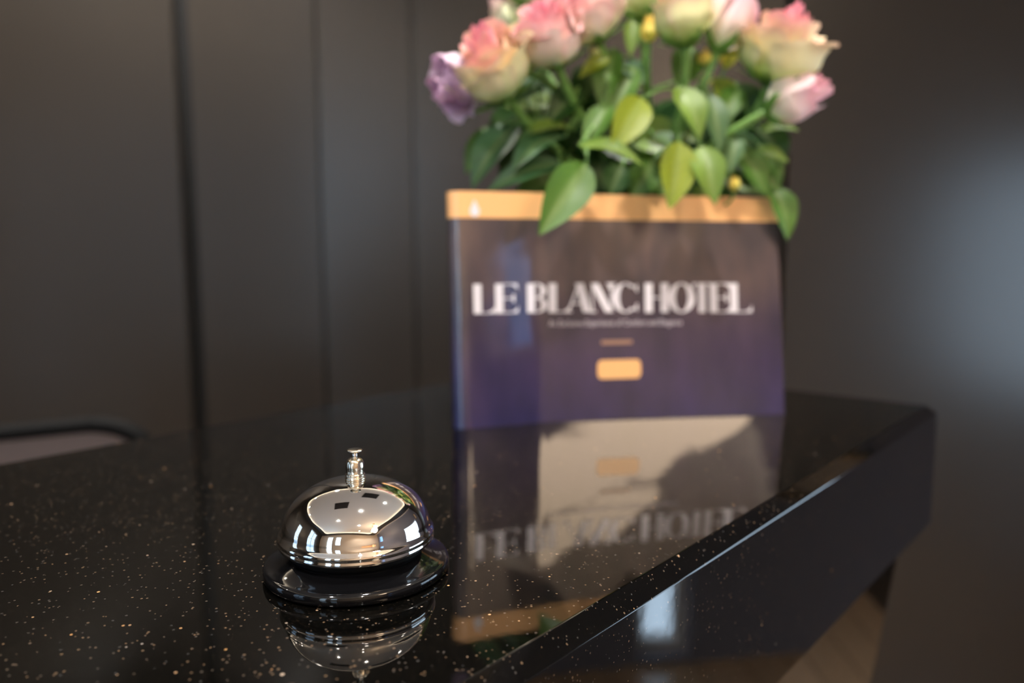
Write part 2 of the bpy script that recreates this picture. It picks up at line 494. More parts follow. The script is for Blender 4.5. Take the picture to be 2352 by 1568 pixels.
# small line of text below
tcu = bpy.data.curves.new('subtitle_curve', 'FONT'); tcu.body = 'An Exclusive Experience of Comfort and Elegance'; tcu.size = 1; tcu.resolution_u = 2
tob = bpy.data.objects.new('subtitle_source', tcu); COL.objects.link(tob)
bpy.context.view_layer.update()
tm = bpy.data.meshes.new_from_object(tob.evaluated_get(bpy.context.evaluated_depsgraph_get()))
bpy.data.objects.remove(tob)
xs = [v.co.x for v in tm.vertices]; x0, x1 = min(xs), max(xs)
sA, vA = card_at(1260, 749); sB, vB = card_at(1566, 746)
k = (sB - sA) / (x1 - x0)
for v in tm.vertices:
    s = sA + (v.co.x - x0) * k
    v.co = cardp(s, vA + (vB - vA) * (s - sA) / (sB - sA) + v.co.y * k * 1.25 / .197, .0005)
tm.materials.append(M['ink_grey'])
so = bpy.data.objects.new('subtitle', tm); COL.objects.link(so); so.parent = card
so.matrix_parent_inverse = Matrix.Translation(card.location).inverted()
so['label'] = 'thin line of small lilac grey text'

# ------------------------------------------------------------------ vase and roses
VC = Vector((.130, .790, 0))
vase = thing('flower_vase', 'black glazed flower vase standing behind the hotel card and holding the roses', 'vase', VC)
bm = bmesh.new()
lathe(bm, [(.0001, .0), (.038, .0), (.040, .001)] + spline([(.041, .004), (.047, .04), (.052, .09), (.050, .13), (.042, .155), (.044, .168)], 6)
      + [(.0435, .1695), (.0415, .168), (.0395, .155), (.046, .12), (.046, .02), (.0001, .015)], VC, 64)
obj('vase_body', bm, M['vase'], vase)
bm = bmesh.new()
lathe(bm, [(.0001, .120), (.0455, .120), (.0455, .1195), (.0001, .1195)], VC, 48)
obj('water', bm, mat('vase_water', (.02, .03, .02), .02), vase)

def mixc(a, b, t):
    t = min(max(t, 0), 1)
    return tuple(x + (y - x) * t for x, y in zip(a, b))
PAL = {
 'pink':  dict(base=(.72, .82, .42), mid=(.96, .80, .70), edge=(.94, .32, .44), core=(.95, .40, .50)),
 'cream': dict(base=(.48, .70, .18), mid=(.93, .93, .52), edge=(.94, .38, .46), core=(.95, .38, .48)),
 'lilac': dict(base=(.74, .68, .62), mid=(.92, .74, .88), edge=(.66, .34, .60), core=(.80, .50, .74)),
 'blush': dict(base=(.90, .92, .66), mid=(.97, .76, .78), edge=(.95, .32, .56), core=(.96, .50, .62)),
 'green': dict(base=(.50, .72, .26), mid=(.82, .90, .58), edge=(.86, .58, .52), core=(.88, .52, .52)),
 'gold':  dict(base=(.60, .62, .08), mid=(.96, .82, .18), edge=(.98, .76, .24), core=(.95, .66, .12)),
}
def frame_from(axis):
    z = axis.normalized()
    a = Vector((0, 0, 1)) if abs(z.z) < .9 else Vector((1, 0, 0))
    x = a.cross(z).normalized(); y = z.cross(x)
    return x, y, z
def bloom_mesh(c, axis, R, Hh, opening, pal, rnd, npet=22):
    "nested cupped petals around an axis; c is the base of the flower head"
    bm = bmesh.new(); cl = bm.loops.layers.float_color.new('tint')
    X, Y, Z = frame_from(axis)
    P = PAL[pal]
    for k in range(npet):
        f = k / (npet - 1)
        phi = k * 2.39996 + rnd.uniform(-.35, .35)
        outer = f > .62
        rb = R * (.08 + .86 * f ** .8) * rnd.uniform(.86, 1.10)
        hh = Hh * (1.02 - .10 * f - (.20 * opening * f * f)) * (rnd.uniform(.70, 1.04) if outer else rnd.uniform(.88, 1.08))
        aw = (1.35 - .45 * f) * rnd.uniform(.88, 1.12)
        curl = (.15 + .35 * opening) * (.45 + .50 * f) * rnd.uniform(.5, 1.15)
        lean = (opening * .20 * f * f) * rnd.uniform(.2, 1.2)
        tilt = rnd.uniform(-.08, .08)
        pt = rnd.uniform(.0, .05); ph = rnd.uniform(0, 6)
        blush = rnd.uniform(.2, 1.5); greeny = rnd.uniform(0, 1) if outer else 0
        ns, nt_ = 12, 12
        g = []
        for i in range(ns + 1):
            s = -1 + 2 * i / ns
            row = []
            for j in range(nt_ + 1):
                t = j / nt_
                te = t * (1 - .07 * s * s - .20 * s ** 6 + pt * (1 - abs(s)) ** 3)
                r = rb * (sin(min(te * 1.75, 1.0) * pi / 2) ** .62)
                r *= 1 - (.42 - .30 * opening * f) * max(te - .45, 0) / .55 * (1 - .75 * f * opening)
                r += rb * lean * te * te
                z = hh * te
                if te > .62:
                    q = (te - .62) / .38
                    r += rb * curl * .75 * q * q * (1 + .35 * sin(2 * s + ph))
                    z -= hh * curl * .30 * q * q
                r += rb * .08 * s * s * f * te
                r *= 1 + .06 * sin(4 * s + ph) * te
                r = min(r, R * 1.16)
                z += hh * .035 * sin(6 * s + 2 * ph) * te
                a = phi + s * aw * (.40 + .60 * sqrt(te + .01))
                p = X * (r * cos(a)) + Y * (r * sin(a)) + Z * (z + tilt * r)
                col = mixc(P['base'], P['mid'], te * (3.0 - f * 1.3) - .2 * greeny)
                ed = max(te - (.50 + .26 * f), 0) / (.50 - .26 * f)
                ed = max(ed, max(abs(s) - .70, 0) / .30 * te * .9)
                col = mixc(col, P['edge'], min(ed, 1) * (.35 + .6 * (1 - f)) * blush)
                col = mixc(col, P['core'], (1 - f) ** 1.1 * te)
                row.append((bm.verts.new(c + p), col))
            g.append(row)
        for i in range(ns):
            for j in range(nt_):
                q = (g[i][j], g[i + 1][j], g[i + 1][j + 1], g[i][j + 1])
                fc = bm.faces.new([a[0] for a in q])
                for lp, a in zip(fc.loops, q): lp[cl] = (*a[1], 1)
    return bm

def leaf_mesh(base, tip, width, facing, col, rnd, droop=.12, fold=.35):
    bm = bmesh.new(); cl = bm.loops.layers.float_color.new('tint')
    ax = tip - base; Ln = ax.length; ax.normalize()
    side = ax.cross(facing).normalized(); nrm = side.cross(ax).normalized()
    if nrm.dot(facing) < 0: nrm = -nrm
    nu, nv = 14, 6
    g = []
    ph = rnd.uniform(0, 6)
    for i in range(nu + 1):
        t = i / nu
        w = width * .5 * (sin(pi * t ** .80) ** .85) * (1 - .12 * t) if 0 < t < 1 else .0004
        row = []
        for j in range(-nv // 2, nv // 2 + 1):
            s = j / (nv / 2)
            z = droop * Ln * sin(pi * t) * 1.0 + fold * w * (abs(s) ** 1.4) * 1.0 - .06 * w * sin(ph + t * 9) * abs(s)
            p = base + ax * (Ln * t) + side * (w * s) + nrm * z
            cc = mixc(col, (.30, .40, .16), .35 if abs(s) < .01 else 0)
            cc = mixc(cc, (cc[0] * .8, cc[1] * .85, cc[2] * .8), (sin(t * 40 + abs(s) * 8) * .5 + .5) * .5)
            row.append((bm.verts.new(p), cc))
        g.append(row)
    for i in range(nu):
        for j in range(nv):
            q = (g[i][j], g[i + 1][j], g[i + 1][j + 1], g[i][j + 1])
            f = bm.faces.new([a[0] for a in q])
            for lp, a in zip(f.loops, q): lp[cl] = (*a[1], 1)
    return bm

MOUTH = VC + Vector((0, 0, .165))
ROSES = [
 # look, head base px, head axis px, depth of base and tip, radius, height, opening, palette, petals
 ('lilac pink rose at the left end of the bouquet', (1095, 170), (985, 235), .715, .70, .027, .044, .95, 'lilac', 26),
 ('large cream green rose with a pink heart, beside the lilac rose', (1168, 222), (1082, 55), .705, .665, .038, .066, .75, 'cream', 26),
 ('pale green rose peeping out behind the large left rose', (1205, 100), (1145, 5), .79, .80, .028, .052, .4, 'green', 18),
 ('salmon pink rose with cream lower petals, second big bloom from the left', (1282, 152), (1235, 10), .705, .68, .034, .056, .7, 'pink', 26),
 ('coral pink rose cut by the top of the picture, above the tall bare stem', (1375, 92), (1335, -40), .73, .71, .036, .058, .7, 'pink', 24),
 ('small greenish rose at the top middle of the bouquet', (1475, 46), (1462, -60), .77, .77, .027, .044, .3, 'green', 18),
 ('cream rose tinged with pink on the thick bright green stem', (1575, 106), (1562, -30), .71, .70, .030, .058, .45, 'cream', 24),
 ('narrow pink and cream rose leaning right beside the thick stemmed one', (1648, 118), (1715, -40), .73, .73, .026, .072, .35, 'blush', 18),
 ('large cream yellow rose with pink crown at the right of the bouquet', (1768, 192), (1822, 30), .72, .70, .039, .064, .75, 'cream', 26),
 ('pink half closed rose bud pointing right, lowest of the blooms', (1758, 258), (1885, 195), .705, .70, .026, .056, .25, 'blush', 16),
 ('pink rose mostly above the top of the picture, over the salmon one', (1232, 20), (1205, -110), .77, .78, .030, .052, .6, 'pink', 22),
]
rose_objs = []
def bez(a, b, c, d, n=18):
    return [a * (1 - t) ** 3 + b * 3 * t * (1 - t) ** 2 + c * 3 * t * t * (1 - t) + d * t ** 3 for t in [i / n for i in range(n + 1)]]
for i, (lab, bp_, tp, d0, d1, R, Hh, op, pal, npet) in enumerate(ROSES):
    rnd = random.Random(100 + i)
    cb = at(*bp_, d0); ct_ = at(*tp, d1)
    axis = (ct_ - cb).normalized()
    a = 2 * pi * i / len(ROSES)
    foot = VC + Vector((.022 * cos(a), .022 * sin(a), .03))
    mouth = MOUTH + Vector((.5 * (cb.x - VC.x) * .25, (cb.y - VC.y) * .15, 0))
    mouth = VC + (mouth - VC) if (mouth - MOUTH).length < .033 else MOUTH + (mouth - MOUTH).normalized() * .033
    mouth.z = .165
    root = thing('rose', lab, 'rose', mouth, 'roses in the black vase')
    obj('bloom', bloom_mesh(cb, axis, R, Hh, op, pal, rnd, npet), M['petal'], root)
    d = (cb - mouth).length
    path = bez(cb + axis * .004, cb - axis * d * .40, mouth + Vector((0, 0, d * .30)), mouth, 20)
    lower = bez(mouth, mouth - Vector((0, 0, .03)), foot + Vector((0, 0, .04)), foot, 6)[1:]
    bm = bmesh.new(); tube(bm, path + lower, [.0045] + [.0037] * (len(path + lower) - 1), 10)
    obj('stem', bm, M['stem'], root)
    # calyx with five pointed sepals
    bm = bmesh.new(); X, Y, Z = frame_from(axis)
    clr = bm.loops.layers.float_color.new('tint')
    for k in range(5):
        an = k * 2 * pi / 5 + .3
        dirr = X * cos(an) + Y * sin(an); sd = Z.cross(dirr)
        prevr = None
        for j in range(9):
            t = j / 8
            w = R * .22 * (1 - t) ** .8 + .0003
            p = cb + dirr * (R * .80 * sin(min(t * 1.1, 1) * pi / 2) + R * .10 * t) + Z * (Hh * (.24 * t - .03) - R * .2 * t * t * (k % 2))
            r3 = [bm.verts.new(p - sd * w), bm.verts.new(p + dirr * .0008), bm.verts.new(p + sd * w)]
            if prevr:
                for q in range(2):
                    f = bm.faces.new((prevr[q], prevr[q + 1], r3[q + 1], r3[q]))
                    for lp in f.loops: lp[clr] = (.16, .33, .07, 1)
            prevr = r3
    obj('calyx', bm, M['leaf'], root, label='green pointed sepals')
    rose_objs.append((root, path, rnd))

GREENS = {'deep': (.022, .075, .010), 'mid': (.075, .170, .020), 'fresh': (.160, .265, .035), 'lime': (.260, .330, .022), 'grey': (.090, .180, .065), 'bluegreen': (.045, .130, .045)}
def petiole(bm_pts, root):
    bm = bmesh.new(); tube(bm, bm_pts, .0011, 6)
    return bm
def place_leaf(i, base, tip, width, facing, g, droop=.1, fold=.35):
    root, path, rnd = rose_objs[i]
    near = min(path[4:], key=lambda p: (p - base).length)
    lf = obj('leaf', leaf_mesh(base, tip, width, facing, GREENS[g], rnd, droop, fold), M['leaf'], root)
    mid = near.lerp(base, .5) + Vector((0, 0, .006))
    bm = petiole(bez(near, mid, mid, base, 6), root)
    pt = obj('leaf_stalk', bm, M['stem'], lf)
FC = Vector((0, -1, .25))
# leaves one can make out in the photograph: rose, base px, depth, tip px, depth, width px, green
LEAVES = [
 (3, (1348, 375), .675, (1238, 540), .640, 105, 'mid', (.1, -1, .2), .06),
 (6, (1560, 325), .680, (1537, 480), .665, 92, 'lime', (.25, -1, .3), .04),
 (7, (1610, 335), .685, (1643, 470), .665, 78, 'fresh', (-.1, -1, .5), .10),
 (6, (1475, 225), .690, (1402, 352), .665, 84, 'lime', (.3, -1, .5), .10),
 (4, (1330, 335), .680, (1478, 380), .660, 44, 'fresh', (.0, -1, .9), .15),
 (1, (1190, 285), .740, (1085, 432), .720, 95, 'bluegreen', (-.5, -1, .4), .10),
 (1, (1140, 290), .750, (1070, 400), .740, 60, 'mid', (-.6, -1, .4), .10),
 (3, (1300, 310), .715, (1175, 395), .690, 96, 'bluegreen', (-.2, -.7, 1.0), .12),
 (3, (1320, 300), .725, (1190, 320), .705, 60, 'fresh', (-.1, -.7, 1.), .12),
 (1, (1290, 375), .705, (1120, 440), .700, 70, 'bluegreen', (.0, -1, .8), .10),
 (8, (1768, 425), .735, (1808, 552), .715, 74, 'mid', (.3, -1, .5), .12),
 (6, (1555, 200), .700, (1608, 318), .680, 76, 'fresh', (.1, -1, .7), .12),
 (7, (1625, 215), .715, (1652, 350), .700, 60, 'grey', (.1, -1, .4), .10),
 (9, (1745, 300), .735, (1835, 300), .730, 46, 'fresh', (.2, -.8, .8), .12),
 (9, (1730, 350), .735, (1812, 372), .730, 42, 'fresh', (.2, -1, .6), .12),
 (9, (1690, 340), .730, (1760, 450), .720, 80, 'mid', (.2, -1, .5), .08),
 (9, (1740, 330), .745, (1795, 420), .735, 60, 'mid', (.4, -1, .4), .08),
 (7, (1690, 300), .720, (1675, 400), .705, 50, 'grey', (-.1, -1, .4), .08),
 (6, (1590, 110), .745, (1555, 205), .735, 80, 'mid', (.0, -1, .1), .08),
 (4, (1410, 110), .740, (1385, 260), .720, 70, 'mid', (-.3, -1, .3), .08),
 (5, (1460, 150), .735, (1395, 300), .715, 66, 'mid', (-.2, -1, .3), .08),
 (4, (1400, 240), .720, (1340, 350), .700, 60, 'mid', (-.3, -1, .3), .08),
 (5, (1452, 45), .745, (1448, 130), .735, 38, 'fresh', (.0, -1, .1), .05),
 (5, (1400, 130), .735, (1330, 180), .725, 40, 'lime', (.0, -1, .6), .10),
 (4, (1420, 150), .740, (1480, 190), .730, 56, 'bluegreen', (.0, -1, .8), .10),
 (5, (1500, 310), .710, (1550, 350), .700, 60, 'grey', (.0, -.6, 1.), .10),
 (3, (1330, 200), .735, (1255, 290), .720, 70, 'deep', (.0, -1, .3), .10),
 (1, (1250, 190), .745, (1180, 240), .740, 60, 'bluegreen', (.0, -1, .9), .10),
 (8, (1700, 200), .735, (1640, 300), .720, 60, 'mid', (.0, -1, .5), .10),
 (8, (1740, 390), .740, (1790, 440), .73, 60, 'mid', (.0, -1, .5), .10),
 (4, (1430, 380), .715, (1400, 450), .712, 70, 'deep', (.0, -1, .5), .05),
 (6, (1500, 370), .712, (1450, 455), .712, 76, 'mid', (.2, -1, .4), .05),
 (5, (1640, 180), .745, (1690, 260), .740, 60, 'lime', (.2, -1, .4), .05),
]
for (i, b, d0, t, d1, w, g, fc, dr) in LEAVES:
    place_leaf(i, at(*b, d0), at(*t, d1), w / FPX * d0, Vector(fc), g, dr)
# leaves deeper in the bouquet
for i, (root, path, rnd) in enumerate(rose_objs):
    for k in range(11):
        q = rnd.uniform(.40, .95)
        p = path[int(q * 20)]
        a = rnd.uniform(0, 2 * pi)
        Lf = rnd.uniform(.045, .075)
        out = Vector((cos(a), sin(a) * .8, rnd.uniform(-.7, .35))).normalized()
        base = p + out * .015
        tip = base + out * Lf
        # keep them inside the bouquet's outline and above the card's top edge
        cx = (tip.x - VC.x) / .15
        if abs(cx) > 1: tip.x = VC.x + .15 * (1 if cx > 0 else -1)
        if tip.z < .19: tip.z = .19 + rnd.uniform(0, .02)
        if base.z < .185: base.z = .19
        if tip.y < .735: tip.y = .735 + rnd.uniform(0, .03)
        if base.y < .735: base.y = .745
        if (tip - base).length < .02: continue
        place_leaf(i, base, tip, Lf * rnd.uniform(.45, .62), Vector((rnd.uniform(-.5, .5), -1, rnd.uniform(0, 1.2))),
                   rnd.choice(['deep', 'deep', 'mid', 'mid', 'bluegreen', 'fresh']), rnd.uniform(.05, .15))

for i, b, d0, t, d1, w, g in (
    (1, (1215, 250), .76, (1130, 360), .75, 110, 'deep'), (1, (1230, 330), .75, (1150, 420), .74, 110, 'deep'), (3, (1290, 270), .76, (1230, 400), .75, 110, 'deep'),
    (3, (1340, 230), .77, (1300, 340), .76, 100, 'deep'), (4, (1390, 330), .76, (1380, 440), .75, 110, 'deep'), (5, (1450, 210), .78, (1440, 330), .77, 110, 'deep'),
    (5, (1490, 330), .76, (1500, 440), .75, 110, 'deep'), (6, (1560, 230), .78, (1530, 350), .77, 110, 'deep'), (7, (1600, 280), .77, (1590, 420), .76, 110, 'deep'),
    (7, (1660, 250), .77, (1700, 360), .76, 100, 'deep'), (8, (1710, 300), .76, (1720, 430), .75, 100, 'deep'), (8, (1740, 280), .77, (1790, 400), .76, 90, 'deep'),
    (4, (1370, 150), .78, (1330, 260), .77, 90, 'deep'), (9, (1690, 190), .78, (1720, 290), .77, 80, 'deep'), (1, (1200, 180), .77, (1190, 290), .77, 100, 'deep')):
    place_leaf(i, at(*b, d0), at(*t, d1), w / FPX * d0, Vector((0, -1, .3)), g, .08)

# small yellow flower buds among the leaves
BUDS = [
 ('yellow bud below the small greenish rose', (1492, 98), (1492, 38), .74, .010, .024, 'gold'),
 ('tiny cream bud to the left of the small greenish rose', (1368, 135), (1362, 98), .735, .007, .015, 'cream'),
 ('round yellow bud under the narrow pink rose', (1625, 152), (1618, 118), .735, .009, .015, 'gold'),
 ('pale yellow bud between the narrow pink rose and the large right rose', (1665, 158), (1690, 85), .755, .012, .03, 'gold'),
 ('small orange yellow bud half hidden by leaves under the round yellow one', (1608, 192), (1640, 165), .755, .007, .014, 'gold'),
 ('tiny yellow bud among the lower leaves near the right end of the card', (1688, 440), (1684, 402), .71, .006, .014, 'gold'),
]
for i, (lab, b, t, d, R, Hh, pal) in enumerate(BUDS):
    rnd = random.Random(500 + i)
    cb, tp = at(*b, d), at(*t, d)
    ax = (tp - cb).normalized()
    mouth = MOUTH + Vector((.018 * cos(i * 1.1), -.012 + .01 * sin(i), 0))
    root = thing('flower_bud', lab, 'flower bud', mouth, 'small yellow buds in the bouquet')
    obj('bud', bloom_mesh(cb, ax, R, Hh, .15, pal, rnd, 9), M['petal'], root)
    dd = (cb - mouth).length
    back = mouth + Vector((0, .01, 0))
    bm = bmesh.new(); tube(bm, bez(cb + ax * .002, cb - ax * dd * .35 + Vector((0, .02, 0)), back + Vector((0, 0, dd * .4)), mouth, 14) + [mouth - Vector((0, 0, .06))], .0014, 8)
    obj('stem', bm, M['stem'], root)

# ------------------------------------------------------------------ chair behind the counter
CY = 1.30
chair = thing('desk_chair', 'dark framed chair with taupe padded back behind the counter, its rounded top just showing', 'chair', (-.92, CY + .0, -1.1))
yaw = radians(0)
xl, xr = at(-160, 975, CY).x, at(330, 975, CY).x
ztop = at(230, 975, CY).z
zl = at(0, 1000, CY).z
def back_outline(inset, n=8):
    pts = []
    x0, x1, zt, zb = xl + inset, xr - inset, ztop - inset, -.62
    rr = .085 - inset * .6
    for k in range(n + 1):
        a = pi / 2 * k / n
        pts.append((x1 - rr + rr * sin(a), zt - rr * .45 + rr * .45 * cos(a)))
    pts.append((x1 - .01, zb)); pts.append((x0 + .01, zb))
    for k in range(n + 1):
        a = pi / 2 * (1 - k / n)
        pts.append((x0 + rr - rr * sin(a), zt - .018 - rr * .45 + rr * .45 * cos(a)))
    return pts
ol = back_outline(0)
bm = bmesh.new(); tube(bm, [(x, CY, z) for x, z in ol] + [(ol[0][0], CY, ol[0][1])], .014, 12, caps=False)
obj('back_frame', bm, M['chair_frame'], chair, label='black rounded frame')
bm = bmesh.new()
inn = back_outline(.012)
f0 = [bm.verts.new((x, CY - .012, z)) for x, z in inn]; f1 = [bm.verts.new((x, CY + .014, z)) for x, z in inn]
bm.faces.new(f0[::-1]); bm.faces.new(f1)
for k in range(len(inn)): bm.faces.new((f0[k], f0[(k + 1) % len(inn)], f1[(k + 1) % len(inn)], f1[k]))
obj('backrest', bm, M['chair_cloth'], chair, smooth=False, label='taupe padded panel')
bm = bmesh.new(); vs, fs = box(bm, (xl, CY - .44, -.68), (xr, CY, -.61))
bmesh.ops.bevel(bm, geom=bm.edges[:], offset=.02, segments=3, affect='EDGES')
obj('seat', bm, M['chair_cloth'], chair)
for sx in (xl + .03, xr - .03):
    for sy in (CY - .41, CY - .02):
        bm = bmesh.new(); tube(bm, [(sx, sy, -.66), (sx, sy, -1.1)], [.016, .012], 12)
        obj('leg', bm, M['chair_frame'], chair)

# ------------------------------------------------------------------ room
FZ, CZ, SZ = -1.1, 1.40, 1.31
X0, X1, Y0, Y1 = -2.15, 1.90, -1.75, 1.95
bm = bmesh.new(); box(bm, (X0 - .2, Y0 - .2, FZ - .05), (X1 + .2, Y1 + .3, FZ)); struct('floor', bm, M['floor'])
bm = bmesh.new(); box(bm, (X0 - .2, Y0 - .2, CZ), (X1 + .2, Y1 + .3, CZ + .05)); struct('ceiling', bm, M['ceiling'])
# dropped soffit with a rounded opening, hiding a warm light strip
TX0, TX1, TY0, TY1, TR = -1.75, 1.27, -1.62, 1.78, .20
def rr_pts(x0, x1, y0, y1, r, n=10):
    out = []
    for cx, cy, a0 in ((x1 - r, y1 - r, 0), (x0 + r, y1 - r, pi / 2), (x0 + r, y0 + r, pi), (x1 - r, y0 + r, 3 * pi / 2)):
        for k in range(n + 1):
            a = a0 + pi / 2 * k / n
            out.append((cx + r * cos(a), cy + r * sin(a)))
    return out
inner = rr_pts(TX0, TX1, TY0, TY1, TR)
bm = bmesh.new()
outer = []
for x, y in inner:
    cx, cy = (TX0 + TX1) / 2, (TY0 + TY1) / 2
    dx, dy = x - cx, y - cy
    kx = ((X1 if dx > 0 else X0) - cx) / dx if abs(dx) > 1e-6 else 1e9
    ky = ((Y1 + .05 if dy > 0 else Y0) - cy) / dy if abs(dy) > 1e-6 else 1e9
    k = min(kx, ky); outer.append((cx + dx * k, cy + dy * k))
n = len(inner)
a0 = [bm.verts.new((x, y, SZ)) for x, y in inner]; b0 = [bm.verts.new((x, y, SZ)) for x, y in outer]
a1 = [bm.verts.new((x, y, SZ + .03)) for x, y in inner]; b1 = [bm.verts.new((x, y, SZ + .03)) for x, y in outer]
for k in range(n):
    q = (k + 1) % n
    bm.faces.new((a0[k], a0[q], b0[q], b0[k])); bm.faces.new((a1[k], b1[k], b1[q], a1[q])); bm.faces.new((a0[k], a1[k], a1[q], a0[q]))
struct('trim_1', bm, M['soffit'])['label'] = 'dropped charcoal soffit around the ceiling tray'
strip = rr_pts(TX0 - .05, TX1 + .05, TY0 - .05, TY1 + .05, TR + .05)
bm = bmesh.new(); tube(bm, [(x, y, SZ + .045) for x, y in strip] + [(*strip[0], SZ + .045)], .010, 6, caps=False)
o = obj('cove_light', bm, emit('cove_glow', (1.0, .86, .68), 30)); o['label'] = 'warm light strip hidden in the ceiling cove'; o['category'] = 'light'

# far wall: tall satin panels with black shadow gaps
bm = bmesh.new(); box(bm, (X0 - .2, Y1 + .03, FZ), (X1 + .2, Y1 + .3, CZ)); struct('wall_far', bm, M['groove'])
def panel(name, xa, xb, ya, yb, th=.03):
    bm = bmesh.new()
    P = [(xa, ya), (xb, yb), (xb, yb + th + .2), (xa, ya + th + .2)]
    lo = [bm.verts.new((x, min(y, 9), FZ)) for x, y in P]; hi = [bm.verts.new((x, min(y, 9), CZ)) for x, y in P]
    bm.faces.new(lo); bm.faces.new(hi[::-1])
    for k in range(4): bm.faces.new((lo[k], hi[k], hi[(k + 1) % 4], lo[(k + 1) % 4]))
    bmesh.ops.recalc_face_normals(bm, faces=bm.faces[:])
    bmesh.ops.bevel(bm, geom=[e for e in bm.edges if abs((e.verts[0].co - e.verts[1].co).normalized().z) > .9 and max(v.co.y for v in e.verts) < Y1 + .1], offset=.003, segments=2, affect='EDGES')
    return struct(name, bm, M['wall'])
def wx(px, Y=Y1, py=450): return at(px, py, Y).x
gap = .018
pan = [(X0, wx(433) - gap, 0, 0), (wx(433) + gap, wx(739) - .0015, 0, -.012), (wx(739) + .0015, wx(950), -.010, -.004), (wx(950) + .0015, wx(1799) - .009, -.0, 0), (wx(1799) + .009, X1, 0, 0)]
for k, (a, b, d0, d1) in enumerate(pan):
    panel('trim_%d' % (k + 2), a, b, Y1 + d0, Y1 + d1)

def wall_holes(name, axis, pos, th, a0, a1, z0, z1, holes, mat_):
    "a wall in the plane axis=pos, with rectangular openings (a, b, zlo, zhi)"
    bm = bmesh.new()
    cuts = sorted(set([a0, a1] + [h[0] for h in holes] + [h[1] for h in holes]))
    for c0, c1 in zip(cuts, cuts[1:]):
        mid = (c0 + c1) / 2
        zs = [(z0, z1)]
        for h in holes:
            if h[0] < mid < h[1]:
                nz_ = []
                for q0, q1 in zs:
                    nz_ += [(q0, min(q1, h[2])), (max(q0, h[3]), q1)]
                zs = nz_
        for q0, q1 in zs:
            if q1 - q0 < 1e-4: continue
            p0, p1 = sorted((pos, pos + th))
            if axis == 'x': box(bm, (p0, c0, q0), (p1, c1, q1))
            else: box(bm, (c0, p0, q0), (c1, p1, q1))
    bmesh.ops.remove_doubles(bm, verts=bm.verts[:], dist=1e-5)
    return struct(name, bm, mat_)

def thin_glass(name, c):
    m = bpy.data.materials.new(name); m.use_nodes = True
    nt = m.node_tree; nt.nodes.clear()
    t = nt.nodes.new('ShaderNodeBsdfTransparent'); t.inputs[0].default_value = (*c, 1)
    g = nt.nodes.new('ShaderNodeBsdfGlossy'); g.inputs['Roughness'].default_value = .01
    mx = nt.nodes.new('ShaderNodeMixShader'); o = nt.nodes.new('ShaderNodeOutputMaterial')
    mx.inputs[0].default_value = .05; nt.links.new(t.outputs[0], mx.inputs[1]); nt.links.new(g.outputs[0], mx.inputs[2]); nt.links.new(mx.outputs[0], o.inputs[0])
    return m
PANE = thin_glass('window_glass', (.97, .98, .98))
def window(name, axis, pos, th, a, b, z0, z1, nx=1, nz=1, glass=None):
    bm = bmesh.new()
    w = .035
    p0, p1 = sorted((pos + th * .3, pos + th * .6))
    def bx(c0, c1, q0, q1):
        if axis == 'x': box(bm, (p0, c0, q0), (p1, c1, q1))
        else: box(bm, (c0, p0, q0), (c1, p1, q1))
    bx(a, a + w, z0, z1); bx(b - w, b, z0, z1); bx(a + w, b - w, z0, z0 + w); bx(a + w, b - w, z1 - w, z1)
    for k in range(1, nx):
        c = a + (b - a) * k / nx; bx(c - .012, c + .012, z0 + w, z1 - w)
    for k in range(1, nz):
        c = z0 + (z1 - z0) * k / nz; bx(a + w, b - w, c - .012, c + .012)
    fr = struct(name, bm, M['white_metal'])
    bm = bmesh.new()
    q = (p0 + p1) / 2
    if axis == 'x': vs = [(q, a + w, z0 + w), (q, b - w, z0 + w), (q, b - w, z1 - w), (q, a + w, z1 - w)]
    else: vs = [(a + w, q, z0 + w), (b - w, q, z0 + w), (b - w, q, z1 - w), (a + w, q, z1 - w)]
    f = bm.faces.new([bm.verts.new(v) for v in vs])
    dv = Vector((.004, 0, 0)) if axis == 'x' else Vector((0, .004, 0))
    r = bmesh.ops.extrude_face_region(bm, geom=[f])
    bmesh.ops.translate(bm, verts=[v for v in r['geom'] if isinstance(v, bmesh.types.BMVert)], vec=dv)
    bmesh.ops.recalc_face_normals(bm, faces=bm.faces[:])
    obj('pane', bm, glass or PANE, fr, smooth=False)
    return fr

# windows as (a, b, z0, z1)
LWIN = [(-1.25, -.55, -.2, 1.1), (.15, .50, -.6, .75)]
BWIN = [(-1.50, -1.08, -.6, 1.15), (-.90, -.55, .35, 1.15)]
RDOOR = [(.30, 1.45, -.42, .50), (.93, 1.10, -1.08, -.52), (-1.66, -1.30, .36, .84)]
wall_holes('wall_left', 'x', X0, -.15, Y0, Y1 + .05, FZ, CZ, LWIN, M['wall'])
wall_holes('wall_near', 'y', Y0, -.15, X0 - .15, X1 + .15, FZ, CZ, BWIN + [(.60, 1.6, FZ, .02)], M['plaster'])
wall_holes('wall_right', 'x', X1, .15, Y0, Y1 + .05, FZ, CZ, RDOOR, M['blue_wall'])
TINT2 = thin_glass('grey_tinted_glass', (.48, .52, .56))
window('window_1', 'x', X0, -.15, *LWIN[0], 2, 2, TINT2)
window('window_2', 'x', X0, -.15, *LWIN[1], 1, 2, TINT2)
window('window_3', 'y', Y0, -.15, *BWIN[0], 1, 3)
window('window_4', 'y', Y0, -.15, *BWIN[1], 1, 2)
window('window_5', 'x', X1, .15, *RDOOR[0], 2, 1)
window('window_6', 'x', X1, .15, *RDOOR[1], 1, 1)
TINT = thin_glass('blue_tinted_glass', (.34, .42, .55))
window('window_7', 'x', X1, .15, *RDOOR[2], 1, 1, TINT)
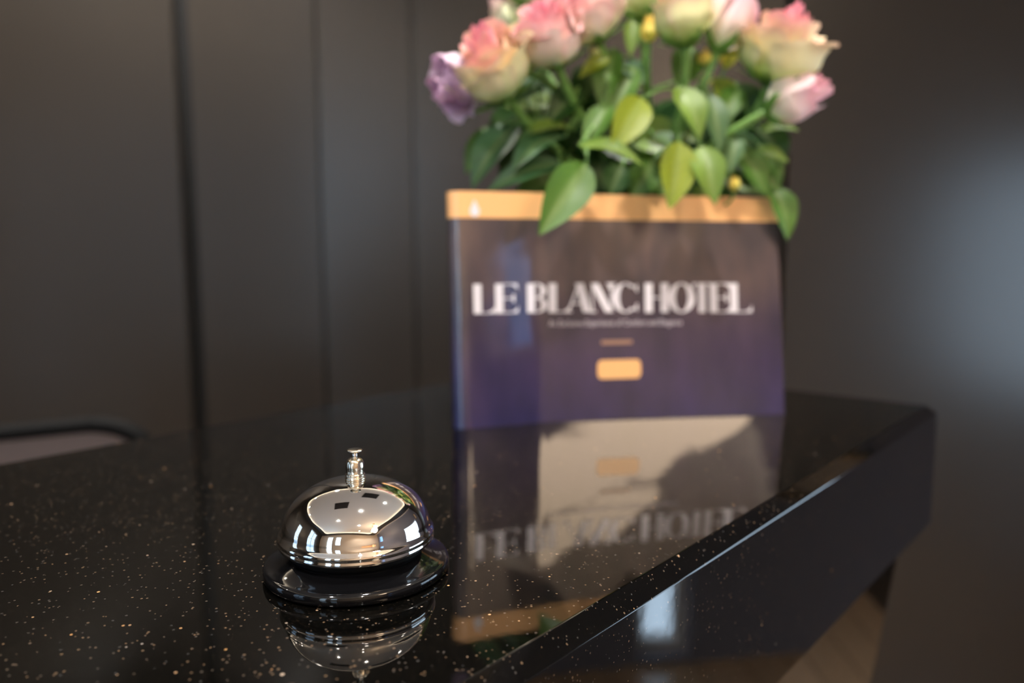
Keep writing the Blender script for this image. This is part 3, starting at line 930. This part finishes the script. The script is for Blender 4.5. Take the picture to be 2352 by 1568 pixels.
def portal(name, axis, pos, a, b, z0, z1, inward):
    l = bpy.data.lights.new(name, 'AREA'); l.shape = 'RECTANGLE'; l.size = b - a; l.size_y = z1 - z0
    l.cycles.is_portal = True
    o = bpy.data.objects.new(name, l); COL.objects.link(o)
    c = (a + b) / 2, (z0 + z1) / 2
    o.location = (pos, c[0], c[1]) if axis == 'x' else (c[0], pos, c[1])
    o.rotation_euler = Vector(inward).to_track_quat('-Z', 'Z').to_euler()
for k, h in enumerate(LWIN): portal('window_portal', 'x', X0 - .12, *h, (1, 0, 0))
for k, h in enumerate(BWIN): portal('window_portal', 'y', Y0 - .12, *h, (0, 1, 0))
for k, h in enumerate(RDOOR): portal('window_portal', 'x', X1 + .12, *h, (-1, 0, 0))
# lit alcove with shelves behind the camera
bm = bmesh.new()
box(bm, (.55, Y0 - .65, FZ), (1.65, Y0 - .60, .05)); box(bm, (.55, Y0 - .60, FZ), (.60, Y0 - .15, .05)); box(bm, (1.60, Y0 - .60, FZ), (1.65, Y0 - .15, .05)); box(bm, (.55, Y0 - .60, .02), (1.65, Y0 - .15, .05))
struct('trim_8', bm, M['plaster'])['label'] = 'cream alcove lining'
for zz in (-.85, -.58, -.31):
    bm = bmesh.new(); box(bm, (.605, Y0 - .59, zz), (1.595, Y0 - .25, zz + .03))
    o = obj('alcove_shelf', bm, M['leather'], smooth=False)
    o['label'] = {-.85: 'lowest', -.58: 'middle', -.31: 'top'}[zz] + ' brown shelf of the lit alcove behind the camera'; o['category'] = 'shelf'; o['group'] = 'alcove shelves'
l = bpy.data.lights.new('alcove_lamp', 'AREA'); l.shape = 'RECTANGLE'; l.size = 1.0; l.size_y = .08; l.energy = 9; l.color = (1, .72, .42)
o = bpy.data.objects.new('alcove_lamp', l); COL.objects.link(o); o.location = (1.1, Y0 - .30, .0)

# black skirting boards
for nm, lo, hi in (('baseboard_left', (X0, Y0, FZ), (X0 + .012, Y1, FZ + .1)),):
    bm = bmesh.new(); box(bm, lo, hi); struct(nm, bm, M['skirting'])

# unseen cream picture, added so that a tan streak reflects in the chamfer
t = thing('added_picture', 'small cream picture in a brass frame on the slate wall right of the desk', 'picture', (X1, 1.62, .45))
bm = bmesh.new(); box(bm, (X1 - .018, 1.54, .46), (X1 - .004, 1.70, .74)); obj('canvas', bm, M['plaster'], t, smooth=False)
bm = bmesh.new()
for lo, hi in (((1.52, .44), (1.54, .76)), ((1.70, .44), (1.72, .76)), ((1.54, .44), (1.70, .46)), ((1.54, .74), (1.70, .76))):
    box(bm, (X1 - .024, lo[0], lo[1]), (X1, hi[0], hi[1]))
obj('frame', bm, M['brass'], t, smooth=False)

# ceiling fittings seen mirrored in the bell
for k, (x, y, lab) in enumerate(((-.46, .56, 'square dark ceiling vent above the bell, nearer the camera'), (.07, 1.20, 'square dark ceiling vent farther from the camera, above the roses'))):
    t = thing('ceiling_vent', lab, 'vent', (x, y, CZ), 'square ceiling vents')
    bm = bmesh.new(); w = .17
    for lo, hi in (((x - w, y - w), (x + w, y - w + .02)), ((x - w, y + w - .02), (x + w, y + w)), ((x - w, y - w + .02), (x - w + .02, y + w - .02)), ((x + w - .02, y - w + .02), (x + w, y + w - .02))):
        box(bm, (*lo, CZ - .012), (*hi, CZ))
    obj('frame', bm, M['vent'], t, smooth=False)
    bm = bmesh.new()
    for q in range(9):
        yy = y - w + .022 + q * .0335
        box(bm, (x - w + .02, yy, CZ - .010), (x + w - .02, yy + .026, CZ - .004))
    obj('louvre', bm, M['vent'], t, smooth=False)
    bm = bmesh.new(); box(bm, (x - w + .02, y - w + .02, CZ - .002), (x + w - .02, y + w - .02, CZ - .0005)); obj('backing', bm, M['groove'], t, smooth=False)

LAMPS = [(.40, -1.30, 'washing the cream wall, left of the pair'), (1.10, -1.25, 'washing the cream wall, right of the pair'), (-1.30, 1.62, 'far left'), (-1.55, 1.15, 'left, second from the far wall'), (-1.6, .62, 'left, above the first window pier'), (-.50, -.22, 'behind the camera, left of the globe'),  # first two spotlights are added to brighten the unseen near wall
         (.05, .28, 'directly above the bell'), (.50, .88, 'above the roses, right'), (.22, -.62, 'behind the camera, nearest the near wall'), (-.68, 1.62, 'close to the far wall, middle')]
GLOBE = emit('globe_glow', (1, .74, .50), 28)
LENS = emit('lamp_lens', (1, .88, .70), 110)
for k, (x, y, lab) in enumerate(LAMPS):
    t = thing('ceiling_spotlight', 'small black ceiling spotlight with a warm lens, ' + lab, 'spotlight', (x, y, CZ), 'ceiling spotlights')
    bm = bmesh.new(); lathe(bm, [(.0001, 0), (.008, 0), (.008, -.05), (.0001, -.05)], (x, y, CZ), 12); obj('arm', bm, M['black_metal'], t)
    bm = bmesh.new(); lathe(bm, [(.0001, -.045), (.028, -.045), (.030, -.05), (.030, -.11), (.027, -.11), (.027, -.10)], (x, y, CZ), 24); obj('can', bm, M['black_metal'], t)
    bm = bmesh.new(); lathe(bm, [(.0001, -.100), (.027, -.100)], (x, y, CZ), 24); obj('lens', bm, LENS, t)
    l = bpy.data.lights.new('spot', 'SPOT'); l.energy = 54; l.color = (1, .95, .90); l.spot_size = radians(110); l.spot_blend = .8; l.shadow_soft_size = .027
    o = bpy.data.objects.new('spotlight_beam', l); COL.objects.link(o); o.location = (x, y, CZ - .115)
    o.parent = t; o.matrix_parent_inverse = Matrix.Translation(t.location).inverted()

# frosted pendant lamps above the guest side
for GP, gr, lab in ((Vector((.92, -.75, 1.00)), .13, 'larger warm frosted globe pendant lamp hanging behind the camera on the guest side'),
                    (Vector((.81, -.49, 1.06)), .075, 'smaller warm frosted globe pendant lamp hanging in front of the larger globe')):
    t = thing('pendant_lamp', lab, 'lamp', (GP.x, GP.y, CZ), 'globe pendant lamps')
    bm = bmesh.new(); bmesh.ops.create_uvsphere(bm, u_segments=32, v_segments=20, radius=gr); bmesh.ops.translate(bm, verts=bm.verts, vec=GP)
    obj('globe', bm, GLOBE, t)
    bm = bmesh.new(); tube(bm, [(GP.x, GP.y, GP.z + gr - .01), (GP.x, GP.y, CZ - .02)], .004, 8); obj('cord', bm, M['black_metal'], t)
    bm = bmesh.new(); lathe(bm, [(.0001, 0), (.05, 0), (.05, -.02), (.0001, -.025)], (GP.x, GP.y, CZ), 32); obj('ceiling_rose', bm, M['brass'], t)

# ------------------------------------------------------------------ daylight
w = bpy.data.worlds.new('world'); SC.world = w; w.use_nodes = True
bg = w.node_tree.nodes['Background']
bg.inputs[0].default_value = (.62, .80, 1.0, 1); bg.inputs[1].default_value = 7.5

SC.view_settings.view_transform = 'Standard'
SC.view_settings.look = 'None'
SC.view_settings.gamma = 1
SC.view_settings.exposure = 0
SC.view_settings.use_curve_mapping = False
SC.cycles.use_denoising = True
SC.cycles.max_bounces = 10
SC.cycles.glossy_bounces = 8
SC.cycles.sample_clamp_indirect = 6
SC.cycles.caustics_reflective = True
